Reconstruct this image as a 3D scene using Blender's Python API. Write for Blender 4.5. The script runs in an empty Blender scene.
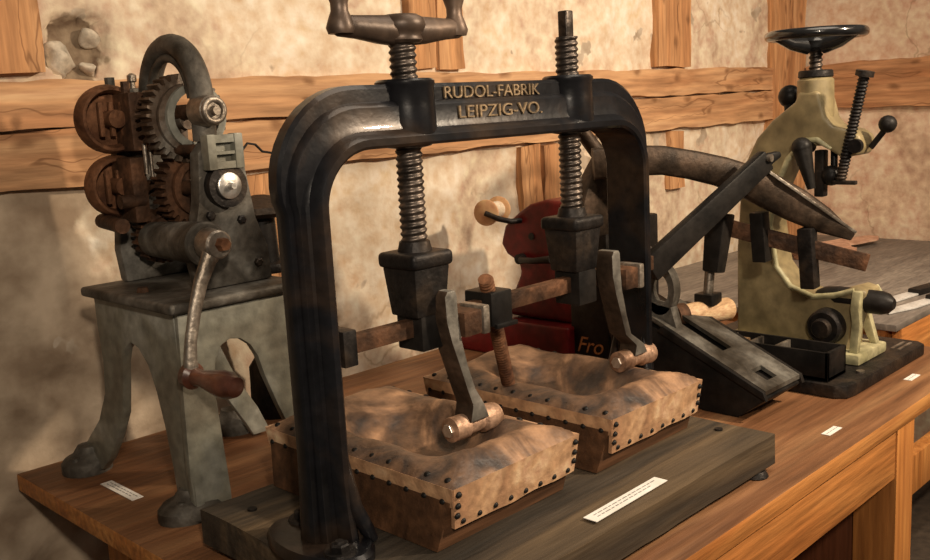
import bpy, bmesh, math, random
from mathutils import Vector, Matrix, noise
random.seed(7)
S = 0.6; TH = 0.76          # design unit in metres, table height
C = bpy.context.scene.collection
PI = math.pi
def W(p): return Vector((p[0]*S, p[1]*S, p[2]*S+TH))

# ------------------------------------------------------------------ materials
def mat(name, c1, c2, scale=8, rough=.6, metal=0, bump=.3, stretch=(1,1,1), c3=None, r2=None, dist=2, detail=8, fine=None, coat=0, lo=.35, hi=.65, spec=.5):
    m = bpy.data.materials.new(name); m.use_nodes = True
    nt = m.node_tree; N = nt.nodes; L = nt.links
    b = N['Principled BSDF']
    tc = N.new('ShaderNodeTexCoord'); mp = N.new('ShaderNodeMapping'); mp.inputs['Scale'].default_value = stretch
    L.new(tc.outputs['Object'], mp.inputs['Vector'])
    n1 = N.new('ShaderNodeTexNoise'); n1.inputs['Scale'].default_value = scale; n1.inputs['Detail'].default_value = detail; n1.inputs['Distortion'].default_value = dist*.3
    L.new(mp.outputs[0], n1.inputs['Vector'])
    cr = N.new('ShaderNodeValToRGB'); e = cr.color_ramp.elements
    e[0].position = lo; e[1].position = hi; e[0].color = (*c1, 1); e[1].color = (*c2, 1)
    if c3: x = e.new(.5*(lo+hi)); x.color = (*c3, 1)
    L.new(n1.outputs['Fac'], cr.inputs['Fac'])
    n2 = N.new('ShaderNodeTexNoise'); n2.inputs['Scale'].default_value = fine or scale*7; n2.inputs['Detail'].default_value = 6
    L.new(mp.outputs[0], n2.inputs['Vector'])
    mx = N.new('ShaderNodeMix'); mx.data_type = 'RGBA'; mx.blend_type = 'OVERLAY'; mx.inputs['Factor'].default_value = .75
    L.new(cr.outputs[0], mx.inputs[6]); L.new(n2.outputs['Fac'], mx.inputs[7])
    L.new(mx.outputs[2], b.inputs['Base Color'])
    mr = N.new('ShaderNodeMapRange'); mr.inputs[3].default_value = rough; mr.inputs[4].default_value = r2 if r2 is not None else min(1, rough+.2)
    L.new(n1.outputs['Fac'], mr.inputs[0]); L.new(mr.outputs[0], b.inputs['Roughness'])
    b.inputs['Metallic'].default_value = metal; b.inputs['Coat Weight'].default_value = coat
    b.inputs['Specular IOR Level'].default_value = spec
    bp = N.new('ShaderNodeBump'); bp.inputs['Strength'].default_value = bump; bp.inputs['Distance'].default_value = .004
    ad = N.new('ShaderNodeMath'); ad.operation = 'ADD'; L.new(n1.outputs['Fac'], ad.inputs[0]); L.new(n2.outputs['Fac'], ad.inputs[1])
    L.new(ad.outputs[0], bp.inputs['Height']); L.new(bp.outputs[0], b.inputs['Normal'])
    return m
def plaster(name, c1, c2, c3, crack=(.30,.2,.12), cs=1.7):
    m = mat(name, c1, c2, 2.6, .9, 0, .8, c3=c3, fine=34, dist=4, lo=.3, hi=.7, spec=.2)
    nt = m.node_tree; N = nt.nodes; L = nt.links; b = N['Principled BSDF']
    src = b.inputs['Base Color'].links[0].from_socket
    tc = N.new('ShaderNodeTexCoord'); nz = N.new('ShaderNodeTexNoise'); nz.inputs['Scale'].default_value = 4; nz.inputs['Detail'].default_value = 5
    L.new(tc.outputs['Object'], nz.inputs['Vector'])
    add = N.new('ShaderNodeVectorMath'); add.operation = 'ADD'
    sc = N.new('ShaderNodeVectorMath'); sc.operation = 'SCALE'; sc.inputs['Scale'].default_value = .5
    L.new(nz.outputs['Color'], sc.inputs[0]); L.new(tc.outputs['Object'], add.inputs[0]); L.new(sc.outputs[0], add.inputs[1])
    vo = N.new('ShaderNodeTexVoronoi'); vo.feature = 'DISTANCE_TO_EDGE'; vo.inputs['Scale'].default_value = cs
    L.new(add.outputs[0], vo.inputs['Vector'])
    lt = N.new('ShaderNodeMapRange'); lt.inputs[1].default_value = .0; lt.inputs[2].default_value = .012; lt.inputs[3].default_value = .55; lt.inputs[4].default_value = 0
    L.new(vo.outputs['Distance'], lt.inputs[0])
    # cracks only in patches
    pn = N.new('ShaderNodeTexNoise'); pn.inputs['Scale'].default_value = 2.2; L.new(tc.outputs['Object'], pn.inputs['Vector'])
    pr = N.new('ShaderNodeMapRange'); pr.inputs[1].default_value = .48; pr.inputs[2].default_value = .6; L.new(pn.outputs['Fac'], pr.inputs[0])
    mu = N.new('ShaderNodeMath'); mu.operation = 'MULTIPLY'; L.new(lt.outputs[0], mu.inputs[0]); L.new(pr.outputs[0], mu.inputs[1])
    mx = N.new('ShaderNodeMix'); mx.data_type = 'RGBA'; L.new(mu.outputs[0], mx.inputs['Factor']); L.new(src, mx.inputs[6]); mx.inputs[7].default_value = (*crack, 1)
    L.new(mx.outputs[2], b.inputs['Base Color'])
    return m
def timber(name, c1, c2, c3, axis='x', rough=.7, knots=True):
    st = {'x': (.7, 9, 9), 'y': (9, .7, 9), 'z': (9, 9, .7)}[axis]
    m = mat(name, c1, c2, 1.6, rough, 0, .6, stretch=st, c3=c3, fine=9, dist=3, lo=.3, hi=.7, spec=.3)
    if knots:
        nt = m.node_tree; N = nt.nodes; L = nt.links; b = N['Principled BSDF']
        src = b.inputs['Base Color'].links[0].from_socket
        tc = N.new('ShaderNodeTexCoord'); sp_ = N.new('ShaderNodeSeparateXYZ'); cb_ = N.new('ShaderNodeCombineXYZ'); L.new(tc.outputs['Object'], sp_.inputs[0])
        a_, c_ = {'x': (0, 2), 'y': (1, 2), 'z': (2, 0)}[axis]        # along, across
        L.new(sp_.outputs[a_], cb_.inputs[0]); L.new(sp_.outputs[c_], cb_.inputs[1])
        wz = N.new('ShaderNodeTexNoise'); wz.inputs['Scale'].default_value = 14; L.new(cb_.outputs[0], wz.inputs['Vector'])
        sc_ = N.new('ShaderNodeVectorMath'); sc_.operation = 'SCALE'; sc_.inputs['Scale'].default_value = .035; L.new(wz.outputs['Color'], sc_.inputs[0])
        wa = N.new('ShaderNodeVectorMath'); wa.operation = 'ADD'; L.new(cb_.outputs[0], wa.inputs[0]); L.new(sc_.outputs[0], wa.inputs[1])
        mp = N.new('ShaderNodeMapping'); mp.inputs['Scale'].default_value = (.55, 1, 1); L.new(wa.outputs[0], mp.inputs[0])
        vo = N.new('ShaderNodeTexVoronoi'); vo.voronoi_dimensions = '2D'; vo.inputs['Scale'].default_value = 10; L.new(mp.outputs[0], vo.inputs['Vector'])
        r = N.new('ShaderNodeMapRange'); r.inputs[1].default_value = .04; r.inputs[2].default_value = .15; r.inputs[3].default_value = .7; r.inputs[4].default_value = 0
        L.new(vo.outputs['Distance'], r.inputs[0])
        # long drying cracks along the grain
        mc = N.new('ShaderNodeMapping'); mc.inputs['Scale'].default_value = (.9, 13, 1); L.new(wa.outputs[0], mc.inputs[0])
        nc = N.new('ShaderNodeTexNoise'); nc.noise_dimensions = '2D'; nc.inputs['Scale'].default_value = 1.1; nc.inputs['Detail'].default_value = 2; L.new(mc.outputs[0], nc.inputs['Vector'])
        s1 = N.new('ShaderNodeMath'); s1.operation = 'SUBTRACT'; s1.inputs[1].default_value = .56; L.new(nc.outputs['Fac'], s1.inputs[0])
        s2 = N.new('ShaderNodeMath'); s2.operation = 'ABSOLUTE'; L.new(s1.outputs[0], s2.inputs[0])
        r2 = N.new('ShaderNodeMapRange'); r2.inputs[1].default_value = .003; r2.inputs[2].default_value = .012; r2.inputs[3].default_value = .65; r2.inputs[4].default_value = 0; L.new(s2.outputs[0], r2.inputs[0])
        mxm = N.new('ShaderNodeMath'); mxm.operation = 'MAXIMUM'; L.new(r.outputs[0], mxm.inputs[0]); L.new(r2.outputs[0], mxm.inputs[1])
        mx = N.new('ShaderNodeMix'); mx.data_type = 'RGBA'; L.new(mxm.outputs[0], mx.inputs['Factor']); L.new(src, mx.inputs[6]); mx.inputs[7].default_value = (.17,.075,.03,1)
        L.new(mx.outputs[2], b.inputs['Base Color'])
    return m
M = {}
M['plaster'] = plaster('cream_plaster', (.52,.39,.275), (.78,.665,.52), (.69,.565,.42))
M['plaster_pink'] = plaster('pink_brown_plaster', (.50,.35,.24), (.74,.58,.43), (.66,.49,.35))
M['rubble'] = mat('rubble', (.20,.15,.10), (.42,.35,.27), 14, .95, 0, .9)
M['weathered'] = plaster('weathered_plaster', (.22,.155,.10), (.56,.44,.31), (.38,.28,.19), cs=3)
def wall_mix():
    m = M['plaster'].copy(); m.name = 'old_plaster_wall'; nt = m.node_tree; N = nt.nodes; L = nt.links; b = N['Principled BSDF']
    src = b.inputs['Base Color'].links[0].from_socket
    tc = N.new('ShaderNodeTexCoord'); sx = N.new('ShaderNodeSeparateXYZ'); L.new(tc.outputs['Object'], sx.inputs[0])
    def mth(op, a, c=None):
        n = N.new('ShaderNodeMath'); n.operation = op
        for k, q in enumerate((a, c)):
            if q is None: continue
            if isinstance(q, (int, float)): n.inputs[k].default_value = q
            else: L.new(q, n.inputs[k])
        return n.outputs[0]
    def nz(sc, d=6):
        n = N.new('ShaderNodeTexNoise'); n.inputs['Scale'].default_value = sc; n.inputs['Detail'].default_value = d; L.new(tc.outputs['Object'], n.inputs['Vector']); return n.outputs['Fac']
    def rng(v, a, c):
        n = N.new('ShaderNodeMapRange'); n.interpolation_type = 'SMOOTHSTEP'; n.inputs[1].default_value = a; n.inputs[2].default_value = c; L.new(v, n.inputs[0]); return n.outputs[0]
    def mix(f, a, col, col2, sc):
        r = N.new('ShaderNodeValToRGB'); e = r.color_ramp.elements; e[0].position = .35; e[1].position = .68; e[0].color = (*col, 1); e[1].color = (*col2, 1); L.new(nz(sc, 8), r.inputs[0])
        x = N.new('ShaderNodeMix'); x.data_type = 'RGBA'; L.new(f, x.inputs['Factor']); L.new(a, x.inputs[6]); L.new(r.outputs[0], x.inputs[7]); return x.outputs[2]
    # bare brown-grey ground coat low on the left
    k1 = mth('ADD', mth('MULTIPLY', sx.outputs[0], -1.5), mth('MULTIPLY', sx.outputs[2], -1.3))
    k1 = mth('ADD', k1, mth('MULTIPLY', nz(5), 2.6))
    c1 = mix(rng(k1, -1.62, -1.42), src, (.30,.22,.15), (.62,.50,.37), 11)
    # scattered small losses where plaster meets timber
    c2 = mix(rng(nz(6.5, 4), .655, .675), c1, (.34,.26,.18), (.55,.46,.36), 20)
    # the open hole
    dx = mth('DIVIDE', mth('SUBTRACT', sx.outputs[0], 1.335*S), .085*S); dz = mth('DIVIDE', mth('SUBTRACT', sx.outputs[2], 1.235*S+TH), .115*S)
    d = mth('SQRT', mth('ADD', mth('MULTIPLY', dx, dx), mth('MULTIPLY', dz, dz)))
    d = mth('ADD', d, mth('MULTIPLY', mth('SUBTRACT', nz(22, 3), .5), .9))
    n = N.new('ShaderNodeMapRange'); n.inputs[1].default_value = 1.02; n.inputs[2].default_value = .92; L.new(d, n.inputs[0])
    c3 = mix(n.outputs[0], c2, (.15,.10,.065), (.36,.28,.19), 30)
    L.new(c3, b.inputs['Base Color']); return m
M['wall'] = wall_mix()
M['stone'] = mat('pale_stone', (.40,.34,.26), (.62,.55,.45), 9, .9, 0, .6)
M['beam_x'] = timber('beam_wood', (.38,.185,.085), (.60,.365,.20), (.52,.29,.145), 'x')
M['beam_y'] = timber('beam_wood_y', (.36,.16,.07), (.54,.29,.145), (.45,.23,.11), 'y')
M['beam_z'] = timber('post_wood', (.36,.165,.07), (.58,.32,.155), (.48,.24,.105), 'z')
M['floor'] = mat('dark_floor', (.05,.035,.025), (.09,.065,.045), 5, .9, 0, .4)
M['table_top'] = timber('worn_table_top', (.13,.052,.020), (.27,.14,.063), (.19,.085,.036), 'x', .5, False)
M['table_edge'] = timber('orange_varnished_wood', (.42,.15,.04), (.58,.26,.08), (.50,.20,.055), 'x', .42, False)
M['table_leg'] = timber('orange_varnished_leg', (.48,.18,.045), (.62,.27,.08), (.55,.22,.06), 'z', .42, False)
M['leg_dark'] = timber('red_brown_board', (.16,.05,.02), (.22,.075,.03), (.19,.06,.025), 'z', .5, False)
M['grey_top'] = mat('grey_sheet', (.13,.11,.095), (.24,.205,.17), 5, .5, 0, .2, stretch=(.6,3,1))
M['board'] = timber('dirty_board', (.022,.019,.015), (.115,.08,.046), (.052,.040,.028), 'x', .55, False)
M['frame'] = mat('black_cast_iron', (.005,.005,.006), (.032,.020,.013), 6, .20, .2, .14, r2=.42, c3=(.009,.009,.011), coat=.2, fine=60)
M['iron'] = mat('dark_iron', (.012,.011,.011), (.05,.036,.026), 14, .4, .5, .4, c3=(.026,.022,.02))
M['screw'] = mat('oiled_steel', (.04,.034,.03), (.15,.12,.10), 20, .3, .8, .2, c3=(.08,.065,.055))
M['rust'] = mat('rusty_iron', (.04,.022,.014), (.18,.085,.045), 16, .55, .35, .5, c3=(.09,.045,.025))
M['rust_red'] = mat('red_rust', (.07,.028,.014), (.24,.11,.055), 16, .6, .3, .5, c3=(.14,.062,.03))
M['steel'] = mat('worn_steel', (.16,.13,.10), (.42,.37,.31), 18, .35, .8, .3, c3=(.27,.23,.19))
M['bright'] = mat('bright_steel', (.5,.48,.44), (.78,.75,.70), 18, .25, .9, .1)
M['greypaint'] = mat('grey_green_paint', (.13,.115,.085), (.28,.28,.245), 6, .42, .1, .35, c3=(.17,.165,.13), fine=50, coat=.2)
M['greydark'] = mat('rusted_grey_paint', (.035,.028,.02), (.17,.16,.14), 11, .5, .3, .5, c3=(.085,.075,.062))
M['rust_dark'] = mat('dark_brown_iron', (.02,.014,.010), (.085,.055,.037), 12, .42, .35, .4, c3=(.045,.03,.02))
M['red'] = mat('dark_red_enamel', (.06,.003,.004), (.13,.008,.008), 7, .3, 0, .05, coat=.1)
M['black'] = mat('black_paint', (.006,.006,.006), (.02,.017,.015), 9, .35, .1, .2)
M['blackgloss'] = mat('black_gloss', (.006,.006,.007), (.014,.014,.014), 9, .12, 0, .03, coat=.6)
M['olive'] = mat('olive_green_paint', (.18,.14,.07), (.34,.275,.15), 5, .4, 0, .2, c3=(.26,.205,.105), coat=.2)
M['lit_green'] = mat('lit_green_paint', (.30,.275,.15), (.50,.46,.28), 8, .4, 0, .2)  # paler version of the olive, light on the edges put into the colour
M['leather'] = mat('tan_leather', (.40,.22,.12), (.68,.45,.28), 9, .5, 0, .5, c3=(.52,.31,.17), dist=5)
M['leather_top'] = mat('stained_leather', (.045,.034,.030), (.40,.23,.13), 8, .36, 0, .6, c3=(.15,.085,.05), dist=6, fine=60)
M['scrap'] = mat('pink_leather', (.45,.24,.15), (.62,.38,.26), 6, .7, 0, .3)
M['boxwood'] = timber('pad_box_wood', (.035,.016,.008), (.13,.06,.028), (.075,.034,.015), 'x', .55, False)
M['lightwood'] = mat('turned_wood', (.50,.30,.15), (.72,.50,.30), 6, .5, 0, .15, stretch=(1,6,6))
M['spoolwood'] = mat('spool_wood', (.55,.30,.14), (.75,.45,.24), 6, .5, 0, .1)
M['thread'] = mat('wound_thread', (.62,.50,.36), (.78,.68,.54), 30, .8, 0, .3)
M['geargrey'] = mat('grey_rusty_gear', (.05,.028,.016), (.22,.20,.17), 14, .5, .35, .5, c3=(.12,.085,.06))
M['copper'] = mat('coppery_worn_iron', (.16,.085,.05), (.50,.32,.22), 18, .38, .5, .4, c3=(.32,.19,.12))
M['armgrey'] = mat('worn_grey_iron', (.07,.06,.05), (.26,.24,.21), 10, .42, .4, .4, c3=(.15,.14,.12))
M['handle'] = mat('brown_turned_handle', (.05,.016,.010), (.16,.055,.03), 8, .25, 0, .1, coat=.4)
M['grip'] = mat('brown_iron_grip', (.045,.03,.022), (.15,.10,.07), 8, .35, .4, .2)
M['paper'] = mat('white_paper', (.78,.75,.70), (.86,.84,.80), 5, .8, 0, .02)
M['ink'] = mat('grey_print', (.25,.24,.23), (.35,.34,.33), 5, .8, 0, 0)
M['gold'] = mat('worn_gold_paint', (.11,.075,.04), (.27,.19,.11), 30, .45, .4, .3)
M['goldred'] = mat('faded_gold_script', (.30,.12,.04), (.50,.22,.08), 30, .5, .3, .1)

for k_, v_ in (('frame',.35),('iron',.3),('black',.2),('rust',.25),('rust_red',.25),('rust_dark',.25),('red',.2),('greydark',.3),('boxwood',.3),('board',.3),('table_top',.35)):
    M[k_].node_tree.nodes['Principled BSDF'].inputs['Specular IOR Level'].default_value = v_
M['blade'] = mat('pale_steel_blade', (.55,.54,.51), (.75,.74,.71), 18, .4, .3, .1)
# ------------------------------------------------------------------ mesh builder (design units)
def axm(d):
    d = Vector(d).normalized()
    return d.to_track_quat('Z', 'Y').to_matrix()
class MB:
    def __init__(s): s.bm = bmesh.new()
    def _merge(s, b):
        me = bpy.data.meshes.new('t'); b.to_mesh(me); b.free(); s.bm.from_mesh(me); bpy.data.meshes.remove(me)
    def box(s, x0, x1, y0, y1, z0, z1, bev=0, seg=2):
        return s.hexa([(x0,y0,z0),(x1,y0,z0),(x1,y1,z0),(x0,y1,z0),(x0,y0,z1),(x1,y0,z1),(x1,y1,z1),(x0,y1,z1)], bev, seg)
    def hexa(s, p, bev=0, seg=2):
        b = bmesh.new(); v = [b.verts.new(q) for q in p]
        for f in ((3,2,1,0),(4,5,6,7),(0,1,5,4),(1,2,6,5),(2,3,7,6),(3,0,4,7)): b.faces.new([v[i] for i in f])
        bmesh.ops.recalc_face_normals(b, faces=b.faces)
        if bev: bmesh.ops.bevel(b, geom=list(b.edges), offset=bev, segments=seg, profile=.6, affect='EDGES')
        s._merge(b); return s
    def bar(s, p0, p1, w, h, up=(0,0,1), bev=.004, w1=None, h1=None):
        p0, p1 = Vector(p0), Vector(p1); d = (p1-p0).normalized(); x = d.cross(Vector(up)).normalized(); u = x.cross(d)
        w1 = w1 or w; h1 = h1 or h
        q = []
        for p, a, c in ((p0, w, h), (p1, w1, h1)):
            q += [p-x*a/2-u*c/2, p+x*a/2-u*c/2, p+x*a/2+u*c/2, p-x*a/2+u*c/2]
        return s.hexa(q, bev)
    def prism(s, pts, plane, d0, d1, bev=0, seg=2):
        b = bmesh.new()
        def P(a, c, d): return {'xz': (a, d, c), 'yz': (d, a, c), 'xy': (a, c, d)}[plane]
        lo = [b.verts.new(P(a, c, d0)) for a, c in pts]; hi = [b.verts.new(P(a, c, d1)) for a, c in pts]
        n = len(pts); b.faces.new(lo); b.faces.new(hi)
        for i in range(n): b.faces.new((lo[i], lo[(i+1) % n], hi[(i+1) % n], hi[i]))
        bmesh.ops.recalc_face_normals(b, faces=b.faces)
        if bev:
            es = [e for e in b.edges if e.calc_face_angle(0) > .6]
            bmesh.ops.bevel(b, geom=es, offset=bev, segments=seg, profile=.6, affect='EDGES')
        bmesh.ops.triangulate(b, faces=[f for f in b.faces if len(f.verts) > 4])
        s._merge(b); return s
    def rings(s, R, cap=True, closed=False):
        b = bmesh.new(); V = [[b.verts.new(p) for p in r] for r in R]; n = len(R[0])
        rr = range(len(V) if closed else len(V)-1)
        for i in rr:
            A, B = V[i], V[(i+1) % len(V)]
            for j in range(n): b.faces.new((A[j], A[(j+1) % n], B[(j+1) % n], B[j]))
        if cap and not closed: b.faces.new(V[0][::-1]); b.faces.new(V[-1])
        bmesh.ops.recalc_face_normals(b, faces=b.faces)
        s._merge(b); return s
    def tube(s, path, r, n=12, closed=False, flat=1, up=None):
        P = [Vector(p) for p in path]; m = len(P)
        rad = r if isinstance(r, (list, tuple)) else [r]*m
        R = []; ref = None
        for i, p in enumerate(P):
            if closed: t = P[(i+1) % m]-P[i-1]
            else: t = P[min(i+1, m-1)]-P[max(i-1, 0)]
            t.normalize()
            if ref is None: ref = Vector(up) if up else (Vector((0,0,1)) if abs(t.z) < .9 else Vector((1,0,0)))
            a = t.cross(ref).normalized(); c = a.cross(t)
            if not up: ref = c
            R.append([p + a*(math.cos(k*2*PI/n)*rad[i]*flat) + c*(math.sin(k*2*PI/n)*rad[i]) for k in range(n)])
        return s.rings(R, True, closed)
    def lathe(s, prof, o, ax, n=24, cap=True):
        m = axm(ax); o = Vector(o)
        return s.rings([[o + m @ Vector((math.cos(k*2*PI/n)*r, math.sin(k*2*PI/n)*r, t)) for k in range(n)] for r, t in prof], cap)
    def cyl(s, p0, p1, r, r1=None, n=20, bev=0):
        p0, p1 = Vector(p0), Vector(p1); L = (p1-p0).length; r1 = r if r1 is None else r1
        if bev: pr = [(r-bev,0),(r,bev),(r1,L-bev),(r1-bev,L)]
        else: pr = [(r,0),(r1,L)]
        return s.lathe(pr, p0, p1-p0, n)
    def ball(s, c, r, n=16, sc=(1,1,1)):
        b = bmesh.new(); bmesh.ops.create_uvsphere(b, u_segments=n, v_segments=max(6, n//2), radius=r)
        for v in b.verts: v.co = Vector((v.co.x*sc[0], v.co.y*sc[1], v.co.z*sc[2])) + Vector(c)
        s._merge(b); return s
    def torus(s, c, ax, R, r, n=40, k=12, flat=1):
        m = axm(ax); c = Vector(c); RR = []
        for i in range(n):
            a = i*2*PI/n; d = Vector((math.cos(a), math.sin(a), 0))
            RR.append([c + m @ (d*(R+r*math.cos(j*2*PI/k)) + Vector((0,0,r*flat*math.sin(j*2*PI/k)))) for j in range(k)])
        return s.rings(RR, False, True)
    def ring(s, c, ax, ro, ri, t, n=40):      # flat annulus, c at its middle
        m = axm(ax); c = Vector(c); RR = []
        for i in range(n):
            a = i*2*PI/n; d = Vector((math.cos(a), math.sin(a), 0))
            RR.append([c + m @ (d*q + Vector((0,0,z))) for q, z in ((ri,-t/2),(ro,-t/2),(ro,t/2),(ri,t/2))])
        return s.rings(RR, False, True)
    def gear(s, c, ax, R, ri, t, teeth, depth=.012):
        m = axm(ax); c = Vector(c); RR = []
        for i in range(teeth):
            for f, q in ((0, R-depth), (.2, R-depth), (.35, R), (.65, R), (.8, R-depth)):
                a = (i+f)*2*PI/teeth; d = Vector((math.cos(a), math.sin(a), 0))
                RR.append([c + m @ (d*w + Vector((0,0,z))) for w, z in ((ri,-t/2),(q,-t/2),(q,t/2),(ri,t/2))])
        return s.rings(RR, False, True)
    def thread(s, p0, p1, r, pitch, d=.2, n=18):
        p0, p1 = Vector(p0), Vector(p1); L = (p1-p0).length; m = axm(p1-p0); rows = int(L/pitch*6)
        RR = []
        for i in range(rows+1):
            t = L*i/rows; rg = []
            for k in range(n):
                a = k*2*PI/n; ph = (t/pitch - k/n) % 1; w = abs(ph-.5)*2
                w = min(1, max(0, (w-.2)/.6)); q = r*(1-d*(1-w))
                rg.append(p0 + m @ Vector((math.cos(a)*q, math.sin(a)*q, t)))
            RR.append(rg)
        return s.rings(RR, True)
    def rough(s, x0, x1, y0, y1, z0, z1, amp, st=.06, seed=0):   # hewn timber / stone block
        b = bmesh.new(); nx, ny, nz = [max(1, int((q1-q0)/st)) for q0, q1 in ((x0,x1),(y0,y1),(z0,z1))]
        bmesh.ops.create_cube(b, size=1)
        def cuts(ax, n):
            if n > 1:
                for i in range(1, n):
                    co = Vector((0,0,0)); no = Vector((0,0,0)); co[ax] = -.5+i/n; no[ax] = 1
                    bmesh.ops.bisect_plane(b, geom=list(b.verts)+list(b.edges)+list(b.faces), plane_co=co, plane_no=no)
        cuts(0, nx); cuts(1, ny); cuts(2, nz)
        for v in b.verts:
            p = Vector((x0+(v.co.x+.5)*(x1-x0), y0+(v.co.y+.5)*(y1-y0), z0+(v.co.z+.5)*(z1-z0)))
            v.co = p + noise.noise_vector(p*5+Vector((seed,0,0)))*amp + noise.noise_vector(p*17+Vector((0,seed,0)))*amp*.4
        s._merge(b); return s
    def build(s, name, m, parent=None, smooth=38):
        me = bpy.data.meshes.new(name); b = s.bm
        off = Vector(parent['_o']) if parent is not None and '_o' in parent.keys() else Vector((0,0,0))
        # material coordinates stay the object's own
        for v in b.verts: v.co = W(v.co) - off
        for f in b.faces: f.smooth = True
        for e in b.edges:
            if len(e.link_faces) == 2 and e.calc_face_angle(0) > math.radians(smooth): e.smooth = False
        b.to_mesh(me); b.free()
        for k in (m if isinstance(m, list) else [m]): me.materials.append(M[k])
        o = bpy.data.objects.new(name, me); C.objects.link(o)
        if parent is not None:
            o.parent = parent; o['_o'] = tuple(off)
        return o
def thing(name, label, cat, loc, group=None):
    o = bpy.data.objects.new(name, None); C.objects.link(o); w = W(loc); o.location = w; o['_o'] = tuple(w)
    o.empty_display_size = .05; o['label'] = label; o['category'] = cat
    if group: o['group'] = group
    return o
def tag(o, label, cat, group=None):
    o['label'] = label; o['category'] = cat
    if group: o['group'] = group
    return o
def struct(mb, name, m, smooth=38):
    o = mb.build(name, m, smooth=smooth); o['kind'] = 'structure'; return o
def part(name, m, root, fn, label=None, smooth=38):
    b = MB(); fn(b); o = b.build(name, m, root, smooth)
    if label: o['label'] = label
    return o
def text_mesh(name, txt, m, root, x0, x1, z0, z1, y, depth, shear=0, axis='xz', xc=None):
    cu = bpy.data.curves.new(name, 'FONT'); cu.body = txt; cu.extrude = .5; cu.shear = shear; cu.size = 1
    t = bpy.data.objects.new(name, cu); C.objects.link(t)
    dg = bpy.context.evaluated_depsgraph_get(); me = bpy.data.meshes.new_from_object(t.evaluated_get(dg))
    bpy.data.objects.remove(t)
    xs = [v.co.x for v in me.vertices]; ys = [v.co.y for v in me.vertices]
    ax, bx, ay, by = min(xs), max(xs), min(ys), max(ys); off = Vector(root['_o'])
    for v in me.vertices:
        u = x0+(v.co.x-ax)/(bx-ax)*(x1-x0); h = z0+(v.co.y-ay)/(by-ay)*(z1-z0); d = -v.co.z*depth
        v.co = (W((u, y+d, h)) if axis == 'xz' else W((y+d, u, h))) - off
    me.materials.append(M[m]); o = bpy.data.objects.new(name, me); C.objects.link(o); o.parent = root; o['_o'] = tuple(off)
    return o
def copy_tree(o, parent=None, delta=None):
    c = o.copy(); C.objects.link(c)
    if parent is not None: c.parent = parent
    for ch in list(o.children): copy_tree(ch, c)
    return c

# ------------------------------------------------------------------ the setting
FZ = -TH/S
WY = 2.92; WX = 6.05
def wall_grid(f, u0, u1, v0, v1, st, fn):
    b = MB(); bm = b.bm; nu = int((u1-u0)/st); nv = int((v1-v0)/st)
    g = [[bm.verts.new(fn(u0+(u1-u0)*i/nu, v0+(v1-v0)*j/nv)) for j in range(nv+1)] for i in range(nu+1)]
    for i in range(nu):
        for j in range(nv): bm.faces.new((g[i][j], g[i+1][j], g[i+1][j+1], g[i][j+1]))
    return b
def hole(x, z):
    d = math.hypot((x-1.335)/.085, (z-1.235)/.115) + .45*noise.noise(Vector((x*14, z*14, 3)))
    return max(0, min(1, (1.05-d)/.12))
def lump(x, z, k=1):
    return noise.noise(Vector((x*2.2, 1, z*2.2)))*.02 + noise.noise(Vector((x*7, 4, z*7)))*.012*k + noise.noise(Vector((x*23, 9, z*23)))*.004*k
def bw(x, z):
    rough = 1 + 2.2*max(0, min(1, (.55-z)/.4))*max(0, min(1, (1.9-x)/.6))
    return (x, WY + lump(x, z, rough) + .06*hole(x, z), z)
wb = struct(wall_grid(0, -1.2, WX+.02, FZ, 2.3, .022, bw), 'wall_back', 'wall', 80)
struct(wall_grid(0, -1.5, WY+.02, FZ, 2.3, .05, lambda y, z: (WX - lump(y, z+5), y, z)), 'wall_right', 'plaster_pink', 80)
b = MB(); b.box(-2.5, WX+.1, -2.5, WY+.1, FZ-.1, FZ); struct(b, 'floor', 'floor')
# timbers of the half-timbered wall
def tim(name, m, x0, x1, y0, y1, z0, z1, seed, amp=.012):
    b = MB(); b.rough(x0, x1, y0, y1, z0, z1, amp, .07, seed); return struct(b, name, m, 60)
tim('trim_1', 'beam_x', -1.2, 6.0, 2.875, 3.0, 1.005, 1.142, 1)
tim('trim_2', 'beam_x', -1.2, 6.0, 2.870, 3.0, .825, .995, 2)
tim('trim_3', 'beam_z', .80, 1.205, 2.878, 3.0, 1.165, 2.3, 3)
tim('trim_4', 'beam_z', 2.66, 2.80, 2.885, 3.0, 1.16, 2.3, 4)
tim('trim_5', 'beam_z', 2.82, 2.96, 2.885, 3.0, 1.16, 2.3, 5)
tim('trim_6', 'beam_z', 4.42, 4.74, 2.88, 3.0, 1.155, 2.3, 6)
tim('trim_7', 'beam_z', 5.68, 6.03, 2.83, 3.0, FZ, 2.3, 7)
tim('trim_8', 'beam_z', 3.30, 3.44, 2.885, 3.0, .42, .81, 8)
tim('trim_9', 'beam_z', 3.46, 3.58, 2.885, 3.0, .45, .81, 9)
tim('trim_10', 'beam_z', 1.80, 2.04, 2.885, 3.0, .30, .81, 10)
tim('trim_11', 'beam_z', 4.52, 4.66, 2.885, 3.0, .50, .81, 11)
tim('trim_12', 'beam_y', 6.0, 6.12, -1.5, 2.82, .868, 1.148, 12, .016)
# stones showing in the plaster hole
for i, (x, z, r, sx, sz) in enumerate([(1.275,1.195,.050,.8,1.2),(1.385,1.275,.028,1.1,.8),(1.375,1.18,.026,1.2,.8)]):
    b = MB(); b.ball((0,0,0), r, 20, (sx, .8, sz))
    for v in b.bm.verts: v.co = v.co + noise.noise_vector(v.co*22+Vector((i*7,0,0)))*.026 + Vector((x, 2.968, z))
    o = b.build('rubble_stone', 'stone'); o['kind'] = 'structure'

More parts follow.
